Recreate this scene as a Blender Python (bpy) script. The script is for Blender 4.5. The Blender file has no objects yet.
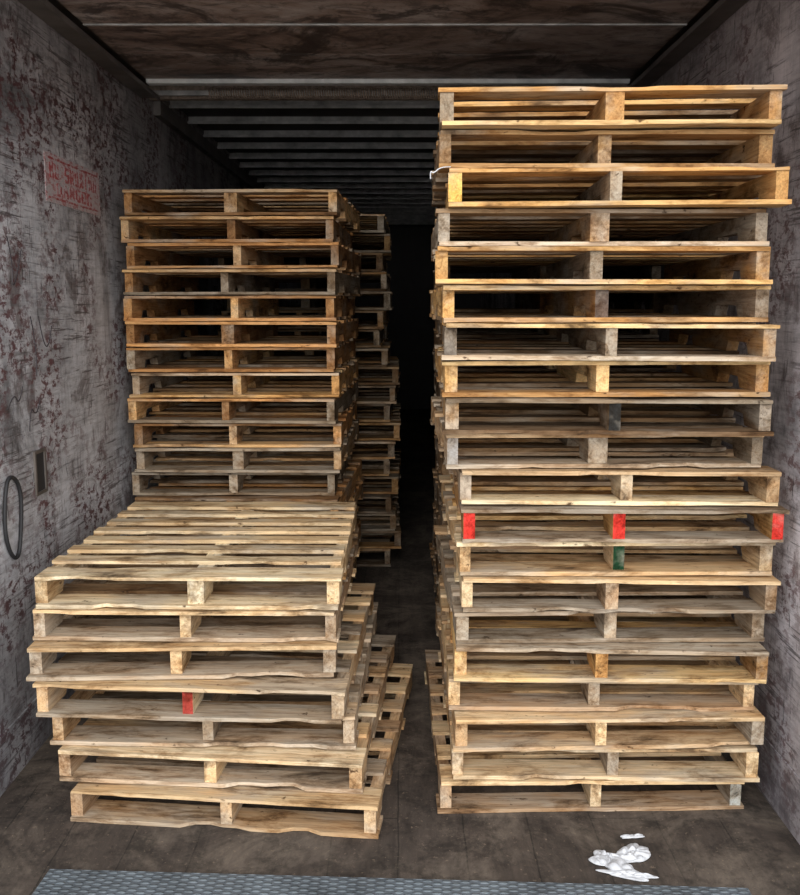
import bpy, bmesh, math, random
from mathutils import Vector, noise

scene = bpy.context.scene
scene.view_settings.view_transform = 'Standard'
WL, WR = -1.37, 1.25      # trailer side walls
Y0, Y1 = 2.45, 15.0       # trailer opening / nose
ROOF = 2.86

# ---------------------------------------------------------------- helpers
def new_mat(name):
    m = bpy.data.materials.new(name); m.use_nodes = True
    nt = m.node_tree
    for n in list(nt.nodes): nt.nodes.remove(n)
    out = nt.nodes.new('ShaderNodeOutputMaterial')
    b = nt.nodes.new('ShaderNodeBsdfPrincipled')
    nt.links.new(b.outputs[0], out.inputs[0])
    return m, nt, b

def N(nt, t, **kw):
    n = nt.nodes.new(t)
    for k, v in kw.items(): setattr(n, k, v)
    return n

def noise_n(nt, vec, scale, detail=6, rough=0.6, dist=0.0):
    n = N(nt, 'ShaderNodeTexNoise')
    n.inputs['Scale'].default_value = scale
    n.inputs['Detail'].default_value = detail
    n.inputs['Roughness'].default_value = rough
    n.inputs['Distortion'].default_value = dist
    nt.links.new(vec, n.inputs['Vector'])
    return n.outputs[0]

def mapping(nt, vec, scale, loc=(0,0,0), rot=(0,0,0)):
    m = N(nt, 'ShaderNodeMapping')
    m.inputs['Scale'].default_value = scale
    m.inputs['Location'].default_value = loc
    m.inputs['Rotation'].default_value = rot
    nt.links.new(vec, m.inputs['Vector'])
    return m.outputs[0]

def ramp(nt, fac, stops):
    r = N(nt, 'ShaderNodeValToRGB')
    el = r.color_ramp.elements
    while len(el) < len(stops): el.new(0.5)
    for e, (p, c) in zip(el, stops):
        e.position = p
        e.color = (c, c, c, 1) if isinstance(c, (int, float)) else (*c, 1)
    nt.links.new(fac, r.inputs[0])
    return r.outputs[0]

def mul(nt, a, b_):
    m = N(nt, 'ShaderNodeMath', operation='MULTIPLY')
    nt.links.new(a, m.inputs[0])
    if isinstance(b_, (int, float)): m.inputs[1].default_value = b_
    else: nt.links.new(b_, m.inputs[1])
    return m.outputs[0]

def mix(nt, mode, fac, a, b):
    m = N(nt, 'ShaderNodeMix', data_type='RGBA', blend_type=mode)
    if isinstance(fac, (int, float)): m.inputs[0].default_value = fac
    else: nt.links.new(fac, m.inputs[0])
    for sock, v in ((m.inputs[6], a), (m.inputs[7], b)):
        if isinstance(v, tuple): sock.default_value = (*v, 1)
        else: nt.links.new(v, sock)
    return m.outputs[2]

def bump(nt, b, h, strength=0.3, dist=0.01):
    n = N(nt, 'ShaderNodeBump')
    n.inputs['Strength'].default_value = strength
    n.inputs['Distance'].default_value = dist
    nt.links.new(h, n.inputs['Height'])
    nt.links.new(n.outputs[0], b.inputs['Normal'])

def simple(name, col, rough=0.7, metal=0.0, var=0.4, scale=8):
    m, nt, b = new_mat(name)
    tc = N(nt, 'ShaderNodeTexCoord').outputs['Object']
    f = noise_n(nt, tc, scale)
    r = ramp(nt, f, [(0.3, 1 - var), (0.7, 1.0)])
    nt.links.new(mix(nt, 'MULTIPLY', 1.0, col, r), b.inputs['Base Color'])
    b.inputs['Roughness'].default_value = rough
    b.inputs['Metallic'].default_value = metal
    return m

def obj_from_bm(bm, name, mats, parent=None):
    me = bpy.data.meshes.new(name)
    bm.normal_update(); bm.to_mesh(me); bm.free()
    o = bpy.data.objects.new(name, me)
    scene.collection.objects.link(o)
    for m in mats: me.materials.append(m)
    if parent: o.parent = parent
    return o

def bm_box(bm, x0, x1, y0, y1, z0, z1, mi=0):
    vs = [bm.verts.new(p) for p in ((x0,y0,z0),(x1,y0,z0),(x1,y1,z0),(x0,y1,z0),
                                    (x0,y0,z1),(x1,y0,z1),(x1,y1,z1),(x0,y1,z1))]
    fs = []
    for idx in ((3,2,1,0),(4,5,6,7),(0,1,5,4),(1,2,6,5),(2,3,7,6),(3,0,4,7)):
        f = bm.faces.new([vs[i] for i in idx]); f.material_index = mi; fs.append(f)
    return fs

def box(name, x0, x1, y0, y1, z0, z1, mat, parent=None, bevel=0):
    bm = bmesh.new(); bm_box(bm, x0, x1, y0, y1, z0, z1)
    if bevel: bmesh.ops.bevel(bm, geom=bm.edges[:], offset=bevel, segments=2, affect='EDGES')
    return obj_from_bm(bm, name, [mat], parent)

# ---------------------------------------------------------------- pallet wood
def wood_mat(name, axis):
    m, nt, b = new_mat(name)
    tc = N(nt, 'ShaderNodeTexCoord').outputs['Object']
    at = N(nt, 'ShaderNodeAttribute', attribute_name='tint')
    of = N(nt, 'ShaderNodeAttribute', attribute_name='offs')
    sc = N(nt, 'ShaderNodeVectorMath', operation='MULTIPLY_ADD')
    nt.links.new(of.outputs['Color'], sc.inputs[0])
    sc.inputs[1].default_value = (37, 37, 37)
    nt.links.new(tc, sc.inputs[2])
    v = sc.outputs[0]
    def ax(a, c): return (a, c, c) if axis == 'X' else (c, a, c)
    g = noise_n(nt, mapping(nt, v, ax(2.2, 32)), 1.6, 8, 0.7, 0.8)
    g2 = noise_n(nt, mapping(nt, v, ax(5, 110)), 1.5, 4, 0.7)
    dirt = noise_n(nt, mapping(nt, v, ax(2.6, 7)), 1.6, 8, 0.72, 0.4)
    spots = noise_n(nt, mapping(nt, v, ax(14, 22)), 1.7, 4, 0.6, 0.3)
    big = noise_n(nt, mapping(nt, v, ax(1.6, 4)), 1.5, 4, 0.6)
    warm = noise_n(nt, mapping(nt, v, ax(2.5, 12), loc=(7,7,7)), 1.5, 5, 0.6)
    c = mix(nt, 'MULTIPLY', 1.0, at.outputs['Color'], ramp(nt, g, [(0.30, (0.46,0.35,0.26)), (0.46, (0.86,0.81,0.75)), (0.7, (1.12,1.1,1.05))]))
    c = mix(nt, 'MULTIPLY', 1.0, c, ramp(nt, g2, [(0.3, 0.64), (0.58, 1.0)]))
    c = mix(nt, 'MULTIPLY', 0.6, c, ramp(nt, warm, [(0.40, (1.0,1.0,1.0)), (0.62, (0.94,0.76,0.58))]))
    c = mix(nt, 'MIX', ramp(nt, big, [(0.49, 0.0), (0.65, 0.65)]), c, mix(nt, 'MULTIPLY', 1.0, (0.40,0.35,0.285), ramp(nt, g, [(0.3,0.42),(0.6,1.25)])))
    c = mix(nt, 'MULTIPLY', 0.92, c, ramp(nt, dirt, [(0.33, (0.12,0.09,0.07)), (0.42, (0.58,0.51,0.44)), (0.52, 1.0)]))
    c = mix(nt, 'MULTIPLY', 0.9, c, ramp(nt, spots, [(0.28, (0.12,0.08,0.06)), (0.35, (1.0,1.0,1.0))]))
    nt.links.new(c, b.inputs['Base Color'])
    b.inputs['Roughness'].default_value = 0.85
    b.inputs['Specular IOR Level'].default_value = 0.12
    bump(nt, b, g, 0.5, 0.005)
    return m

M_DECK = wood_mat('pallet_wood_deck', 'X')
M_STR = wood_mat('pallet_wood_stringer', 'Y')

TONES = {
 'yellow': [(0.93,0.64,0.30),(0.88,0.58,0.26),(0.96,0.73,0.40),(0.74,0.46,0.20),(0.54,0.33,0.15)],
 'pale':   [(0.90,0.72,0.47),(0.80,0.61,0.38),(0.95,0.80,0.57),(0.66,0.49,0.31),(0.52,0.39,0.27)],
 'grey':   [(0.52,0.46,0.38),(0.42,0.36,0.29),(0.66,0.57,0.46),(0.33,0.28,0.22),(0.66,0.48,0.30)],
 'orange': [(0.84,0.50,0.23),(0.70,0.40,0.18),(0.92,0.62,0.32),(0.52,0.30,0.14),(0.38,0.23,0.12)],
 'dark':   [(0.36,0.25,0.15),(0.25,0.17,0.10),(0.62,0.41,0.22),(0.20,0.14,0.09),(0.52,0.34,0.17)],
 'shaded':   [(0.24,0.165,0.10),(0.18,0.125,0.08),(0.32,0.22,0.13)],  # dark tone that paints shade onto boards inside the stacks
 'clean':  [(0.93,0.78,0.54),(0.88,0.72,0.48),(0.95,0.83,0.60)],
}

def board(bm, lt, lo, rnd, x0, x1, y0, y1, z0, z1, tint, outer, skew=0.0, lead=False):
    """deck board along X; outer=+1 top face is the free face, -1 bottom free"""
    seg = 22
    rings = []
    chips = {}
    if rnd.random() < (0.7 if lead else 0.3):
        for rep in range(rnd.randint(1, 2)):
            p = rnd.randint(0, seg); dpt = rnd.uniform(0.006, 0.026)
            for q in range(rnd.randint(1, 5)):
                chips[p+q] = dpt * rnd.uniform(0.4, 1)
    wav = rnd.uniform(0, 6); amp = rnd.uniform(0.0, 0.0026)
    for i in range(seg + 1):
        t = i / seg
        x = x0 + (x1 - x0) * t
        dy = skew * (t - 0.5)
        ja = rnd.uniform(-0.001, 0.001); jb = rnd.uniform(-0.001, 0.001)
        dz = rnd.uniform(0, 0.001) + amp * (1 + math.sin(wav + t * 9)) * 0.7
        if i in chips:
            ja += chips[i]; dz += 0.002
        za, zb = (z0, z1 - dz) if outer > 0 else (z0 + dz, z1)
        rings.append([bm.verts.new(p) for p in ((x, y0+dy+ja, za), (x, y1+dy+jb, za), (x, y1+dy+jb, zb), (x, y0+dy+ja, zb))])
    fs = []
    for a, b_ in zip(rings[:-1], rings[1:]):
        for j in range(4):
            k = (j + 1) % 4
            fs.append(bm.faces.new((a[j], b_[j], b_[k], a[k])))
    fs.append(bm.faces.new(rings[0])); fs.append(bm.faces.new(rings[-1][::-1]))
    off = (rnd.random(), rnd.random(), rnd.random(), 1)
    for f in fs:
        f.material_index = 0
        for l in f.loops: l[lt] = (*tint, 1); l[lo] = off

def stringer(bm, lt, lo, rnd, x0, x1, L, z0, z1, tint, paint=None, yoff=0.0):
    pts = [(-L/2+yoff, z0)]
    for c in (-L/2 + 0.265, L/2 - 0.265):
        pts += [(c-0.115, z0), (c-0.095, z0+0.036), (c+0.095, z0+0.036), (c+0.115, z0)]
    pts += [(L/2, z0), (L/2, z1), (-L/2+yoff, z1)]
    A = [bm.verts.new((x0, p[0], p[1])) for p in pts]
    B = [bm.verts.new((x1, p[0], p[1])) for p in pts]
    fs = [bm.faces.new(A[::-1]), bm.faces.new(B)]
    n = len(pts); front = None
    for i in range(n):
        j = (i + 1) % n
        f = bm.faces.new((A[i], A[j], B[j], B[i])); fs.append(f)
        if i == n - 1: front = f
    off = (rnd.random(), rnd.random(), rnd.random(), 1)
    for f in fs:
        f.material_index = 1
        for l in f.loops: l[lt] = (*tint, 1); l[lo] = off
    if paint:
        for l in front.loops: l[lt] = (*paint, 1)

def pallet(Xf, yf, z0, H, yaw, tone, seed, L=1.2, W=1.016, ntop=7, paints=None, gray_mix=0.15, mid=None, wid=None, roll=0.0,
           inner=None, bottom=None, neat=False):
    rnd = random.Random(seed)
    t = 0.0145
    bm = bmesh.new()
    lt = bm.loops.layers.float_color.new('tint'); lo = bm.loops.layers.float_color.new('offs')
    def tn(tone_=None):
        r = rnd.random()
        src = TONES[tone_] if tone_ else (TONES['grey'] if r < gray_mix else TONES[tone])
        c = rnd.choice(src); k = rnd.uniform(0.78, 1.1)
        return tuple(min(0.97, v * k) for v in c)
    Hs = H - 0.0012
    ws = [0.12 if i in (0, ntop-1) else (wid or rnd.choice((0.075,0.085,0.09,0.098))) for i in range(ntop)]
    gap = (L - sum(ws)) / (ntop - 1)
    y = -L/2
    for i, w in enumerate(ws):
        j = rnd.uniform(-0.010, 0.010) if 0 < i < ntop-1 else rnd.uniform(-0.006, 0.010) * (1 if i == 0 else -1)
        sk = rnd.uniform(-0.018, 0.018)
        if neat: j *= 0.5; sk *= 0.5
        board(bm, lt, lo, rnd, -W/2 + rnd.uniform(-0.004, 0.014), W/2 - rnd.uniform(-0.004, 0.014), y + j, y + w + j,
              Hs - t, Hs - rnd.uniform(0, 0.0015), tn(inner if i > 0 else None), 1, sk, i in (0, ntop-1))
        y += w + gap
    for q, (c, w) in enumerate(((-L/2+0.06, 0.12), (-0.22, 0.085), (0, 0.09), (0.22, 0.085), (L/2-0.06, 0.12))):
        jj = rnd.uniform(-0.008, 0.014) if q == 0 else 0
        board(bm, lt, lo, rnd, -W/2 + rnd.uniform(-0.004, 0.014), W/2 - rnd.uniform(-0.004, 0.014), c-w/2+0.002+jj, c+w/2-0.002,
              0, t, tn(bottom if q > 0 else None), -1, rnd.uniform(-0.014, 0.014), q == 0)
    paints = paints or {}
    m0 = mid if mid is not None else rnd.uniform(-0.03, 0.03)
    for i, xc in enumerate((-W/2 + 0.026, m0, W/2 - 0.026)):
        sw = rnd.uniform(0.034, 0.041) / 2
        if i == 1 and rnd.random() < 0.3: sw *= 1.5
        stringer(bm, lt, lo, rnd, xc - sw, xc + sw, L - 0.012, t, Hs - t, tn(), paints.get(i), rnd.uniform(-0.002, 0.02))
    o = obj_from_bm(bm, 'wooden_pallet', [M_DECK, M_STR])
    a = math.radians(yaw)
    o.rotation_euler = (0, math.radians(roll), a)
    o.location = (Xf - L/2*math.sin(a), yf + L/2, z0)
    return o

RED = (0.80, 0.06, 0.05); GREEN = (0.015, 0.07, 0.035); YEL = (0.92, 0.62, 0.18); DK = (0.03,0.03,0.03); BLUE=(0.50,0.58,0.62)

# right tall stack (front)
RX = [.634,.672,.682,.660,.678,.684,.696,.690,.700,.690,.648,.643,.642,.636,.632,.607,.616,.646,.618,.620]
RY = [2.92,2.92,2.90,2.94,2.91,2.95,2.90,2.94,2.90,2.93,2.96,2.90,2.94,2.89,2.95,2.90,2.95,2.89,2.95,2.90]
RW = [.8,-.6,1.0,-.7,-1.4,1.0,-.9,.4,-.9,-.5,.6,-1.6,-.6,-2.2,.0,-2.2,-.8,-2.2,-.9,-2.0]
RR = [0,.1,-.15,.1,.15,-.1,.15,-.1,-.15,.15,.0,.15,-.2,.15,-.1,.15,0,-.15,.1,-.1]
RT = ['pale','pale','pale','pale','yellow','grey','pale','pale','yellow','pale','grey','dark','yellow','yellow','yellow','yellow','dark','yellow','dark','yellow']
paint = {0:{2:BLUE}, 7:{1:GREEN}, 8:{0:RED,1:RED,2:RED}, 17:{0:YEL}, 10:{0:(.35,.35,.36)}, 11:{1:DK}, 14:{1:(.16,.13,.12)}, 13:{0:(.12,.1,.09)}}
for k in range(20):
    pallet(RX[k], RY[k], 0.115*k + 0.0005, 0.115, RW[k], RT[k], 100+k, paints=paint.get(k), gray_mix=0.22, ntop=7, roll=RR[k],
           bottom='dark' if 9 < k < 17 else None)  # rear bottom boards darkened to paint shade into the mid-stack openings

# left low pile (front)
LX = [-.575,-.625,-.650,-.682,-.714,-.711,-.703]
LY = [2.82,2.87,2.94,2.89,2.97,3.00,3.01]
LW = [-6.3,-4.8,-2.2,-3.0,1.3,-1.2,-0.2]
LT = ['pale','pale','grey','pale','pale','pale','clean']
lp = {3:{1:(0.42,0.07,0.06)}}
LR = [.0,.15,-.2,.3,-.1,.1,.1]
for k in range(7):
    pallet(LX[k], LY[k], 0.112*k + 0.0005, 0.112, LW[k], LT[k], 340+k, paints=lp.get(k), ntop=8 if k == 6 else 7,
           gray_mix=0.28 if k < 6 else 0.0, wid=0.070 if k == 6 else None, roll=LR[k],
           inner='shaded' if k == 5 else None, bottom='dark' if k == 6 else None, neat=(k == 6))  # boards below the top deck darkened so its gaps look shaded

# left tall stack (second row)
r = random.Random(5)
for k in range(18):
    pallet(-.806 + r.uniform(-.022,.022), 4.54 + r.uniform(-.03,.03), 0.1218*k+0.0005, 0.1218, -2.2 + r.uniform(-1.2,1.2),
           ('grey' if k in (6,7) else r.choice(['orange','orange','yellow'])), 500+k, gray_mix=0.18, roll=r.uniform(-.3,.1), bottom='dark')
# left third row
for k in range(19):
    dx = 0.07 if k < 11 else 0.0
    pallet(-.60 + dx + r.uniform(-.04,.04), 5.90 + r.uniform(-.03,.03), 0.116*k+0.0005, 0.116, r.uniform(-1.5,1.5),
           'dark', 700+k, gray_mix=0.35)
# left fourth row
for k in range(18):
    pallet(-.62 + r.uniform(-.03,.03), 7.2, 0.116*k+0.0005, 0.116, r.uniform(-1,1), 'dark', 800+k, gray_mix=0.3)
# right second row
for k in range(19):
    pallet(.70 + r.uniform(-.01,.01), 4.40 + r.uniform(-.01,.02), 0.116*k+0.0005, 0.116, r.uniform(-.6,.3), 'shaded', 900+k, gray_mix=0.0)  # row coloured dark as painted shade behind the front stack

# ---------------------------------------------------------------- walls
def wall_mat(name, base, dark):
    m, nt, b = new_mat(name)
    tc = N(nt, 'ShaderNodeTexCoord').outputs['Object']
    big = noise_n(nt, tc, 1.3, 7, 0.7, 0.6)
    c = ramp(nt, big, [(0.36, tuple(v*0.34 for v in base)), (0.48, tuple(v*0.85 for v in base)), (0.64, tuple(min(1, v*1.25) for v in base))])
    st = noise_n(nt, mapping(nt, tc, (1, 2.5, 22)), 2.0, 8, 0.75, 0.2)
    c = mix(nt, 'MULTIPLY', 1.0, c, ramp(nt, st, [(0.3, 0.55), (0.5, 0.95), (0.7, 1.1)]))
    vt = noise_n(nt, mapping(nt, tc, (1, 16, 1.4)), 2.0, 8, 0.7, 0.3)
    c = mix(nt, 'MULTIPLY', 0.5, c, ramp(nt, vt, [(0.34, 0.5), (0.48, 1.0)]))
    blot = noise_n(nt, tc, 4.0, 9, 0.78, 0.4)
    c = mix(nt, 'MULTIPLY', 0.9, c, ramp(nt, blot, [(0.39, (0.36,0.32,0.31)), (0.48, 1.0)]))
    patch = noise_n(nt, tc, 2.3, 3, 0.5)
    fl = noise_n(nt, mapping(nt, tc, (1, 11, 19)), 1.6, 9, 0.75, 0.3)
    mm = mul(nt, ramp(nt, patch, [(0.45, 0.0), (0.57, 0.95)]), ramp(nt, fl, [(0.50, 0.0), (0.55, 1.0)]))
    c = mix(nt, 'MIX', mm, c, dark)
    hr = noise_n(nt, mapping(nt, tc, (1, 1.8, 45), loc=(2,3,4)), 1.5, 6, 0.7, 0.1)
    hp = noise_n(nt, tc, 2.1, 3, 0.6)
    c = mix(nt, 'MIX', mul(nt, ramp(nt, hr, [(0.55, 0.0), (0.59, 1.0)]), ramp(nt, hp, [(0.44, 0.0), (0.58, 0.85)])), c, (0.08,0.065,0.065))
    sc2 = noise_n(nt, mapping(nt, tc, (1, 20, 3), rot=(0.5,0,0)), 2.5, 6, 0.7, 0.1)
    c = mix(nt, 'MIX', ramp(nt, sc2, [(0.61, 0.0), (0.65, 0.8)]), c, (0.05,0.045,0.045))
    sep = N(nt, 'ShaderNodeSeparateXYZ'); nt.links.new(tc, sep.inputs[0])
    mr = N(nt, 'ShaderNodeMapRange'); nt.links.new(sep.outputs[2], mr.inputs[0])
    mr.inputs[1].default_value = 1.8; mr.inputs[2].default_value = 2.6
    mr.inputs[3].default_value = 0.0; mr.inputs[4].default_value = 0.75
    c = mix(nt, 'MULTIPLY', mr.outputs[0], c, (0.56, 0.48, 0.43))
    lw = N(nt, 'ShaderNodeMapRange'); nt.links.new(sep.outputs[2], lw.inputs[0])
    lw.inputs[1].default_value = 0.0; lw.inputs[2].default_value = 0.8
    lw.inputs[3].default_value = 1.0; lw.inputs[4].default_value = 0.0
    c = mix(nt, 'MIX', mul(nt, lw.outputs[0], ramp(nt, blot, [(0.38, 0.9), (0.62, 0.4)])), c, (0.11,0.10,0.11))  # darkens toward the floor: painted shade broken up by grime noise
    nt.links.new(c, b.inputs['Base Color'])
    b.inputs['Roughness'].default_value = 0.6
    bump(nt, b, st, 0.4, 0.006)
    return m

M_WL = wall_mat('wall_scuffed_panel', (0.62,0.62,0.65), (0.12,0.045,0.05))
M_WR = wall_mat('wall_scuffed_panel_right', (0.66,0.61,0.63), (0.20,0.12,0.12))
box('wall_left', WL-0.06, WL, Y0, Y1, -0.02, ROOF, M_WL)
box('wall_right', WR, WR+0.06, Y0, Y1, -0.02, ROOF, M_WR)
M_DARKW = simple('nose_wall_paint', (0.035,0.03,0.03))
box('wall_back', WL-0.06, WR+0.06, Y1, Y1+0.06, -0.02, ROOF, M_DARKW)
box('baseboard_left', WL, WL+0.004, Y0, Y1, 0.0, 0.20, M_WL)
box('baseboard_right', WR-0.004, WR, Y0, Y1, 0.0, 0.20, M_WR)

# ---------------------------------------------------------------- floor
m, nt, b = new_mat('trailer_floor_hardwood')
tc = N(nt, 'ShaderNodeTexCoord').outputs['Object']
br = N(nt, 'ShaderNodeTexBrick')
wob = noise_n(nt, tc, 6, 4, 0.6)
va = N(nt, 'ShaderNodeVectorMath', operation='MULTIPLY_ADD')
nt.links.new(wob, va.inputs[0]); va.inputs[1].default_value = (0.012,0.012,0.0); nt.links.new(tc, va.inputs[2])
nt.links.new(mapping(nt, va.outputs[0], (1,1,1), rot=(0,0,math.pi/2)), br.inputs['Vector'])
br.inputs['Scale'].default_value = 1.0
br.inputs['Brick Width'].default_value = 2.9; br.inputs['Row Height'].default_value = 0.21
br.inputs['Mortar Size'].default_value = 0.0025
br.inputs['Color1'].default_value = (0.060,0.046,0.037,1); br.inputs['Color2'].default_value = (0.050,0.039,0.032,1)
br.inputs['Mortar'].default_value = (0.022,0.018,0.014,1)
g = noise_n(nt, mapping(nt, tc, (12,1.6,1)), 2.0, 8, 0.7, 0.6)
c = mix(nt, 'MULTIPLY', 1.0, br.outputs[0], ramp(nt, g, [(0.3,0.6),(0.6,1.25)]))
d = noise_n(nt, tc, 1.9, 10, 0.75, 0.7)
c = mix(nt, 'MIX', ramp(nt, d, [(0.46,0.0),(0.62,0.85)]), c, mix(nt, 'MULTIPLY', 1.0, (0.17,0.137,0.108), ramp(nt, g, [(0.3,0.8),(0.6,1.1)])))
d2 = noise_n(nt, tc, 9.0, 9, 0.78, 0.2)
c = mix(nt, 'MULTIPLY', 0.9, c, ramp(nt, d2, [(0.38,0.35),(0.52,1.0)]))
d3 = noise_n(nt, tc, 60.0, 4, 0.7, 0.2)
c = mix(nt, 'MIX', ramp(nt, d3, [(0.62,0.0),(0.68,0.5)]), c, (0.28,0.21,0.15))
nt.links.new(c, b.inputs['Base Color']); b.inputs['Roughness'].default_value = 0.75
bump(nt, b, d2, 0.4, 0.008)
M_FLOOR = m
box('floor', WL-0.06, WR+0.06, Y0, Y1, -0.08, 0.0, M_FLOOR)

# dock ground and plate
M_CONC = simple('dock_concrete', (0.38,0.37,0.35), 0.85, 0, 0.35, 3)
box('ground', -6, 6, -8, Y0-0.02, -0.12, -0.03, M_CONC)
m, nt, b = new_mat('diamond_plate_steel')
tc = N(nt, 'ShaderNodeTexCoord').outputs['Object']
def tread(rot):
    v = mapping(nt, tc, (26, 62, 1), rot=(0,0,rot))
    vo = N(nt, 'ShaderNodeTexVoronoi'); vo.inputs['Scale'].default_value = 1.0
    vo.inputs['Randomness'].default_value = 0.0
    nt.links.new(v, vo.inputs['Vector'])
    return ramp(nt, vo.outputs[0], [(0.25,1.0),(0.38,0.0)])
h = mix(nt, 'LIGHTEN', 1.0, tread(math.radians(45)), tread(math.radians(-45)))
n1 = noise_n(nt, tc, 6, 7, 0.7)
c = mix(nt, 'MIX', h, (0.13,0.155,0.18), (0.19,0.23,0.26))
c = mix(nt, 'MULTIPLY', 1.0, c, ramp(nt, n1, [(0.35,0.55),(0.6,1.1)]))
nt.links.new(c, b.inputs['Base Color']); b.inputs['Metallic'].default_value = 0.2; b.inputs['Roughness'].default_value = 0.5
bump(nt, b, h, 0.8, 0.006)
bm = bmesh.new()
bm_box(bm, -1.04, 1.0, -1.0, 0.0, 0.001, 0.013)
bmesh.ops.bevel(bm, geom=bm.edges[:], offset=0.003, segments=1, affect='EDGES')
o = obj_from_bm(bm, 'dock_plate', [m]); o.location = (0, 2.548, 0); o.rotation_euler = (0,0,math.radians(-2.6))

# ---------------------------------------------------------------- roof
M_ROOF = simple('roof_sheet', (0.10,0.09,0.08), 0.7, 0.1, 0.5, 4)
box('ceiling', WL-0.06, WR+0.06, Y0, Y1+0.06, ROOF, ROOF+0.05, M_ROOF)
M_BOW = simple('roof_bow_steel', (0.72,0.69,0.65), 0.5, 0.1, 0.6, 10)
bm = bmesh.new()
y = 5.90
while y < Y1 - 0.2:
    bm_box(bm, WL, WR, y, y+0.012, ROOF-0.034, ROOF)
    bm_box(bm, WL, WR, y-0.030, y+0.012, ROOF-0.040, ROOF-0.034)
    bm_box(bm, WL, WR, y-0.030, y-0.020, ROOF-0.050, ROOF-0.040)
    y += 0.50
obj_from_bm(bm, 'trim_1', [M_BOW])

# overhead roll-up door, parked open under the roof
m, nt, b = new_mat('old_door_panel')
tc = N(nt, 'ShaderNodeTexCoord').outputs['Object']
a1 = noise_n(nt, mapping(nt, tc, (1.1, 2.0, 1)), 1.6, 8, 0.68, 1.0)
c = ramp(nt, a1, [(0.34,(0.09,0.06,0.05)),(0.46,(0.30,0.215,0.175)),(0.57,(0.43,0.35,0.31)),(0.72,(0.64,0.57,0.53))])
a2 = noise_n(nt, mapping(nt, tc, (5, 9, 1)), 1.5, 8, 0.75, 0.8)
c = mix(nt, 'MULTIPLY', 1.0, c, ramp(nt, a2, [(0.38,0.45),(0.5,1.0)]))
a3 = noise_n(nt, tc, 2.2, 7, 0.75, 0.9)
c = mix(nt, 'MIX', ramp(nt, a3, [(0.51,0.0),(0.59,0.85)]), c, (0.05,0.037,0.032))
nt.links.new(c, b.inputs['Base Color']); b.inputs['Roughness'].default_value = 0.5
M_DOOR = m
DZ = 2.775
M_ALU = simple('aluminium_bar', (0.9,0.88,0.84), 0.45, 0.1, 0.4, 12)
door = bpy.data.objects.new('overhead_door', None); scene.collection.objects.link(door)
yy = 2.62; i = 0
while yy < 4.8:
    box('panel_%d' % (i+1), WL+0.10, WR-0.10, yy+0.002, yy+0.468, DZ, DZ+0.025, M_DOOR, door, 0.002)
    if i % 2: box('seam_strip_%d' % (i+1), WL+0.10, WR-0.10, yy-0.012, yy+0.004, DZ-0.005, DZ+0.001, M_BOW, door)
    yy += 0.47; i += 1
M_RUST = simple('rusty_spring_steel', (0.60,0.46,0.36), 0.7, 0.1, 0.6, 40)
box('top_bar', WL+0.10, WR-0.10, yy+0.0, yy+0.06, DZ-0.02, DZ+0.02, M_ALU, door, 0.003)
cu = bpy.data.curves.new('torsion_spring', 'CURVE'); cu.dimensions = '3D'
sp = cu.splines.new('POLY'); turns = 150; n = turns*8
sp.points.add(n)
for q in range(n+1):
    t = q/n; a = t*turns*2*math.pi
    sp.points[q].co = (WL+0.35+(WR-WL-0.7)*t, 5.30+0.024*math.cos(a), ROOF-0.085+0.024*math.sin(a), 1)
cu.bevel_depth = 0.0045; cu.bevel_resolution = 1
so = bpy.data.objects.new('torsion_spring', cu); scene.collection.objects.link(so); so.parent = door; cu.materials.append(M_RUST)
bm = bmesh.new(); bm_box(bm, WL+0.02, WR-0.02, 5.288, 5.312, ROOF-0.097, ROOF-0.073)
obj_from_bm(bm, 'shaft', [M_BOW], door)
box('header', WL, WR, 5.42, 5.46, ROOF-0.09, ROOF, M_RUST, door)
M_TRACK = simple('door_track_steel', (0.22,0.19,0.17), 0.5, 0.3, 0.5, 6)
for nm, xa, xb in (('track_left', WL, WL+0.10), ('track_right', WR-0.10, WR)):
    bm = bmesh.new()
    bm_box(bm, xa, xb, Y0, 5.25, DZ-0.035, DZ-0.028)
    bm_box(bm, xa, xb, Y0, 5.25, DZ+0.03, DZ+0.037)
    s = xa if nm == 'track_left' else xb-0.006
    bm_box(bm, s, s+0.006, Y0, 5.25, DZ-0.028, DZ+0.03)
    l = xb-0.006 if nm == 'track_left' else xa
    bm_box(bm, l, l+0.006, Y0, 5.25, DZ-0.05, DZ-0.035)
    obj_from_bm(bm, nm, [M_TRACK], door)
box('trim_2', WL, WL+0.04, 5.5, Y1, ROOF-0.16, ROOF-0.08, M_TRACK)
box('trim_3', WR-0.04, WR, 5.5, Y1, ROOF-0.16, ROOF-0.08, M_TRACK)

# ---------------------------------------------------------------- left wall items
def sign_mat(name, cols):
    m, nt, b = new_mat(name)
    tc = N(nt, 'ShaderNodeTexCoord').outputs['Object']
    f = noise_n(nt, mapping(nt, tc, (1, 9, 18)), 2.2, 9, 0.78, 0.5)
    nt.links.new(ramp(nt, f, [(0.42,cols[0]),(0.50,cols[1]),(0.56,cols[2])]), b.inputs['Base Color'])
    b.inputs['Roughness'].default_value = 0.7
    return m
MS1 = sign_mat('sign_faded_ground', ((0.42,0.38,0.38),(0.56,0.47,0.47),(0.40,0.17,0.17)))
MS2 = sign_mat('sign_red_stencil', ((0.50,0.40,0.40),(0.40,0.11,0.11),(0.38,0.07,0.07)))
bm = bmesh.new(); bm_box(bm, WL, WL+0.002, 3.78, 4.45, 2.06, 2.25)
sy, sz = (3.80, 4.43), (2.075, 2.235)
bm_box(bm, WL+0.002, WL+0.003, sy[0], sy[1], sz[1]-0.008, sz[1], 1)
bm_box(bm, WL+0.002, WL+0.003, sy[0], sy[1], sz[0], sz[0]+0.008, 1)
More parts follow.
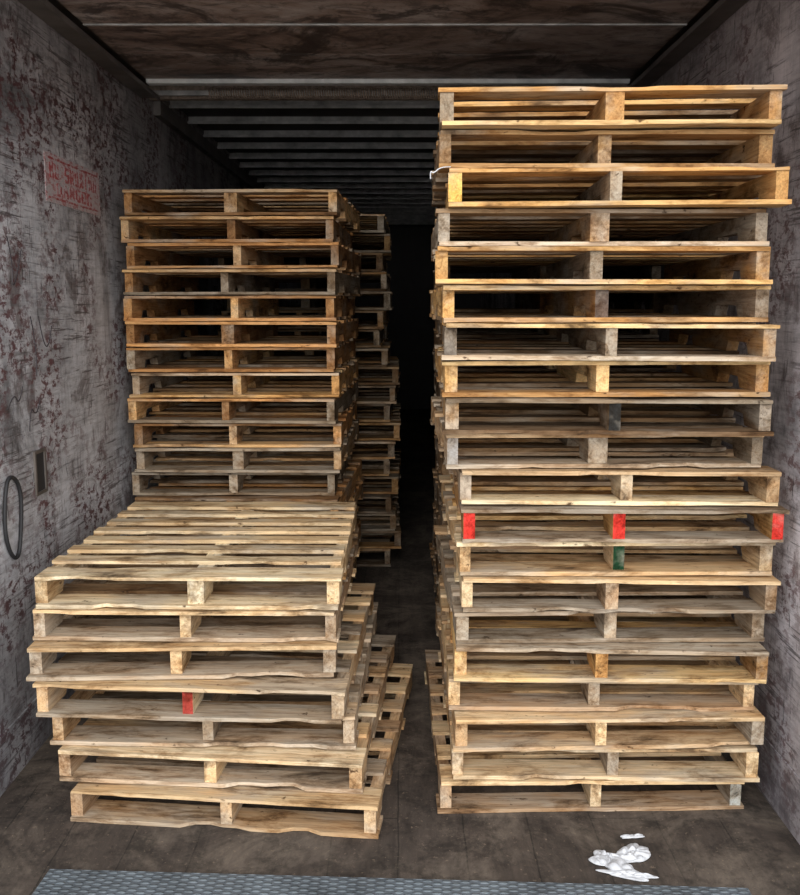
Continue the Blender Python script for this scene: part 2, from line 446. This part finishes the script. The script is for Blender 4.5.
GL = {'N':'101111111101101','O':'111101101101111','S':'111100111001111','M':'101111111101101','K':'101110100110101','I':'010010010010010',
      'G':'111100101101111','D':'110101101101110','E':'111100110100111','A':'010101111101101','R':'110101110101101'}
def text(s, ya, zt, cw, ch):
    for ci, chh in enumerate(s):
        if chh == ' ': continue
        for q, bit in enumerate(GL[chh]):
            if bit == '1':
                cx = ya + ci*cw*4 + (q % 3)*cw; cz = zt - (q//3 + 1)*ch
                bm_box(bm, WL+0.002, WL+0.003, cx, cx+cw*0.98, cz, cz+ch*0.98, 1)
text('NO SMOKING', 3.825, 2.215, 0.0147, 0.012)
text('DANGER', 3.90, 2.143, 0.0185, 0.0105)
obj_from_bm(bm, 'faded_sign', [MS1, MS2])

M_BLACK = simple('black_rubber', (0.025,0.025,0.028), 0.6, 0, 0.3)
fit = bpy.data.objects.new('wall_tie_slot', None); scene.collection.objects.link(fit)
bm = bmesh.new()
y0, y1, z0, z1, wd = 3.50, 3.61, 0.95, 1.12, 0.012
bm_box(bm, WL, WL+0.008, y0, y0+wd, z0, z1); bm_box(bm, WL, WL+0.008, y1-wd, y1, z0, z1)
bm_box(bm, WL, WL+0.008, y0+wd, y1-wd, z0, z0+wd); bm_box(bm, WL, WL+0.008, y0+wd, y1-wd, z1-wd, z1)
obj_from_bm(bm, 'rim', [M_TRACK], fit)
box('recess_shade', WL, WL+0.002, y0+wd, y1-wd, z0+wd, z1-wd, M_BLACK, fit)  # flat black sheet standing in for the shaded slot hollow

cu = bpy.data.curves.new('rope_loop', 'CURVE'); cu.dimensions = '3D'
sp = cu.splines.new('NURBS'); pts = 14; sp.points.add(pts-1)
for q in range(pts):
    a = q/pts*2*math.pi
    sp.points[q].co = (WL+0.009, 3.27+0.075*math.cos(a)+0.008*math.sin(3*a), 0.93+0.15*math.sin(a)+0.01*math.cos(2*a), 1)
sp.use_cyclic_u = True; cu.bevel_depth = 0.007; cu.bevel_resolution = 3
ro = bpy.data.objects.new('rope_loop', cu); scene.collection.objects.link(ro); cu.materials.append(M_BLACK)

# felt-pen scribble, thin ink ribbon lying on the wall
M_INK = simple('marker_ink', (0.06,0.05,0.055), 0.6, 0, 0.3)
cu = bpy.data.curves.new('marker_scribble', 'CURVE'); cu.dimensions = '3D'
strokes = [
 [(3.24,2.00),(3.28,2.06),(3.32,2.0),(3.28,1.92),(3.25,1.96)],
 [(3.38,1.90),(3.42,1.80),(3.40,1.72),(3.45,1.76),(3.50,1.86)],
 [(3.55,1.62),(3.60,1.50),(3.58,1.40)],[(3.63,1.62),(3.66,1.52),(3.72,1.49),(3.76,1.58)],
 [(3.30,1.30),(3.36,1.36),(3.40,1.30),(3.44,1.37)],
 [(3.48,1.20),(3.50,1.30),(3.56,1.24),(3.60,1.31)],
]
for S in strokes:
    sp = cu.splines.new('NURBS'); sp.points.add(len(S)-1)
    for q, (yy_, zz_) in enumerate(S): sp.points[q].co = (WL+0.0005, yy_, zz_, 1)
    sp.use_endpoint_u = True; sp.order_u = 3
cu.bevel_depth = 0.0028; cu.bevel_resolution = 1
mo = bpy.data.objects.new('marker_scribble', cu); scene.collection.objects.link(mo); cu.materials.append(M_INK)

# ---------------------------------------------------------------- litter
M_PAPER = simple('white_paper', (0.66,0.68,0.72), 0.6, 0, 0.3, 30)
def crumple(name, parts):
    bm = bmesh.new()
    for (cx, cy, rx, ry, hgt, rot, seed) in parts:
        n = 28; rows = []
        for i in range(n+1):
            row = []
            for j in range(n+1):
                u, v = i/n*2-1, j/n*2-1
                uu = u*math.sqrt(1-v*v/2); vv = v*math.sqrt(1-u*u/2)
                k = 1 + 0.6*noise.noise(Vector((uu*1.3+seed, vv*1.3, seed)))
                x = uu*rx*k; y = vv*ry*k
                rr = min(1, uu*uu+vv*vv)
                fold = abs(noise.noise(Vector((uu*2.6, vv*1.6, seed*3.1))))
                z = 0.003 + hgt*(1-rr)**0.5*(0.3+fold*1.8)
                row.append(bm.verts.new((cx+x*math.cos(rot)-y*math.sin(rot), cy+x*math.sin(rot)+y*math.cos(rot), z)))
            rows.append(row)
        for i in range(n):
            for j in range(n):
                f = bm.faces.new((rows[i][j], rows[i+1][j], rows[i+1][j+1], rows[i][j+1])); f.smooth = True
    o = obj_from_bm(bm, name, [M_PAPER])
    s = o.modifiers.new('thickness', 'SOLIDIFY'); s.thickness = 0.0015; s.offset = 1
    return o
crumple('crumpled_paper', [(0.620,2.665,0.048,0.034,0.010,0.2,1.3),(0.655,2.615,0.075,0.030,0.012,-0.7,2.7),(0.712,2.685,0.055,0.034,0.016,0.5,4.9),
    (0.675,2.665,0.055,0.020,0.010,-0.1,8.3),(0.675,2.575,0.080,0.018,0.009,-0.25,6.1)])
crumple('paper_scrap', [(0.735,2.78,0.045,0.009,0.006,0.1,7.7)])

# torn strap caught in the tall stack
cu = bpy.data.curves.new('torn_strap', 'CURVE'); cu.dimensions = '3D'
sp = cu.splines.new('NURBS'); P = [(0.150,2.915,2.069),(0.120,2.885,2.066),(0.098,2.88,2.045),(0.088,2.88,2.055),(0.09,2.88,2.03)]
sp.points.add(len(P)-1)
for q, p in enumerate(P): sp.points[q].co = (*p, 1)
sp.use_endpoint_u = True; sp.order_u = 3; cu.bevel_depth = 0.0016
so = bpy.data.objects.new('torn_strap', cu); scene.collection.objects.link(so); cu.materials.append(M_PAPER)

# ---------------------------------------------------------------- light
w = bpy.data.worlds.new('World'); scene.world = w; w.use_nodes = True
bg = w.node_tree.nodes['Background']
bg.inputs[0].default_value = (0.95,0.97,1.0,1); bg.inputs[1].default_value = 1.5
sl = bpy.data.lights.new('daylight', 'SUN'); sl.energy = 3.2; sl.angle = math.radians(50); sl.color = (1.0,0.97,0.93)
s = bpy.data.objects.new('daylight', sl); scene.collection.objects.link(s)
dirv = Vector((-0.02, 1.0, -0.42)); s.rotation_euler = dirv.to_track_quat('-Z','Y').to_euler(); s.location = (0,-4,5)

# ---------------------------------------------------------------- camera
cd = bpy.data.cameras.new('camera'); cam = bpy.data.objects.new('camera', cd); scene.collection.objects.link(cam)
cd.sensor_fit = 'HORIZONTAL'; cd.sensor_width = 36; cd.lens = 950/800*36
cd.clip_start = 0.05
cam.location = (0, 0, 1.671); cam.rotation_euler = (math.radians(90-8.68), 0, 0)
scene.camera = cam
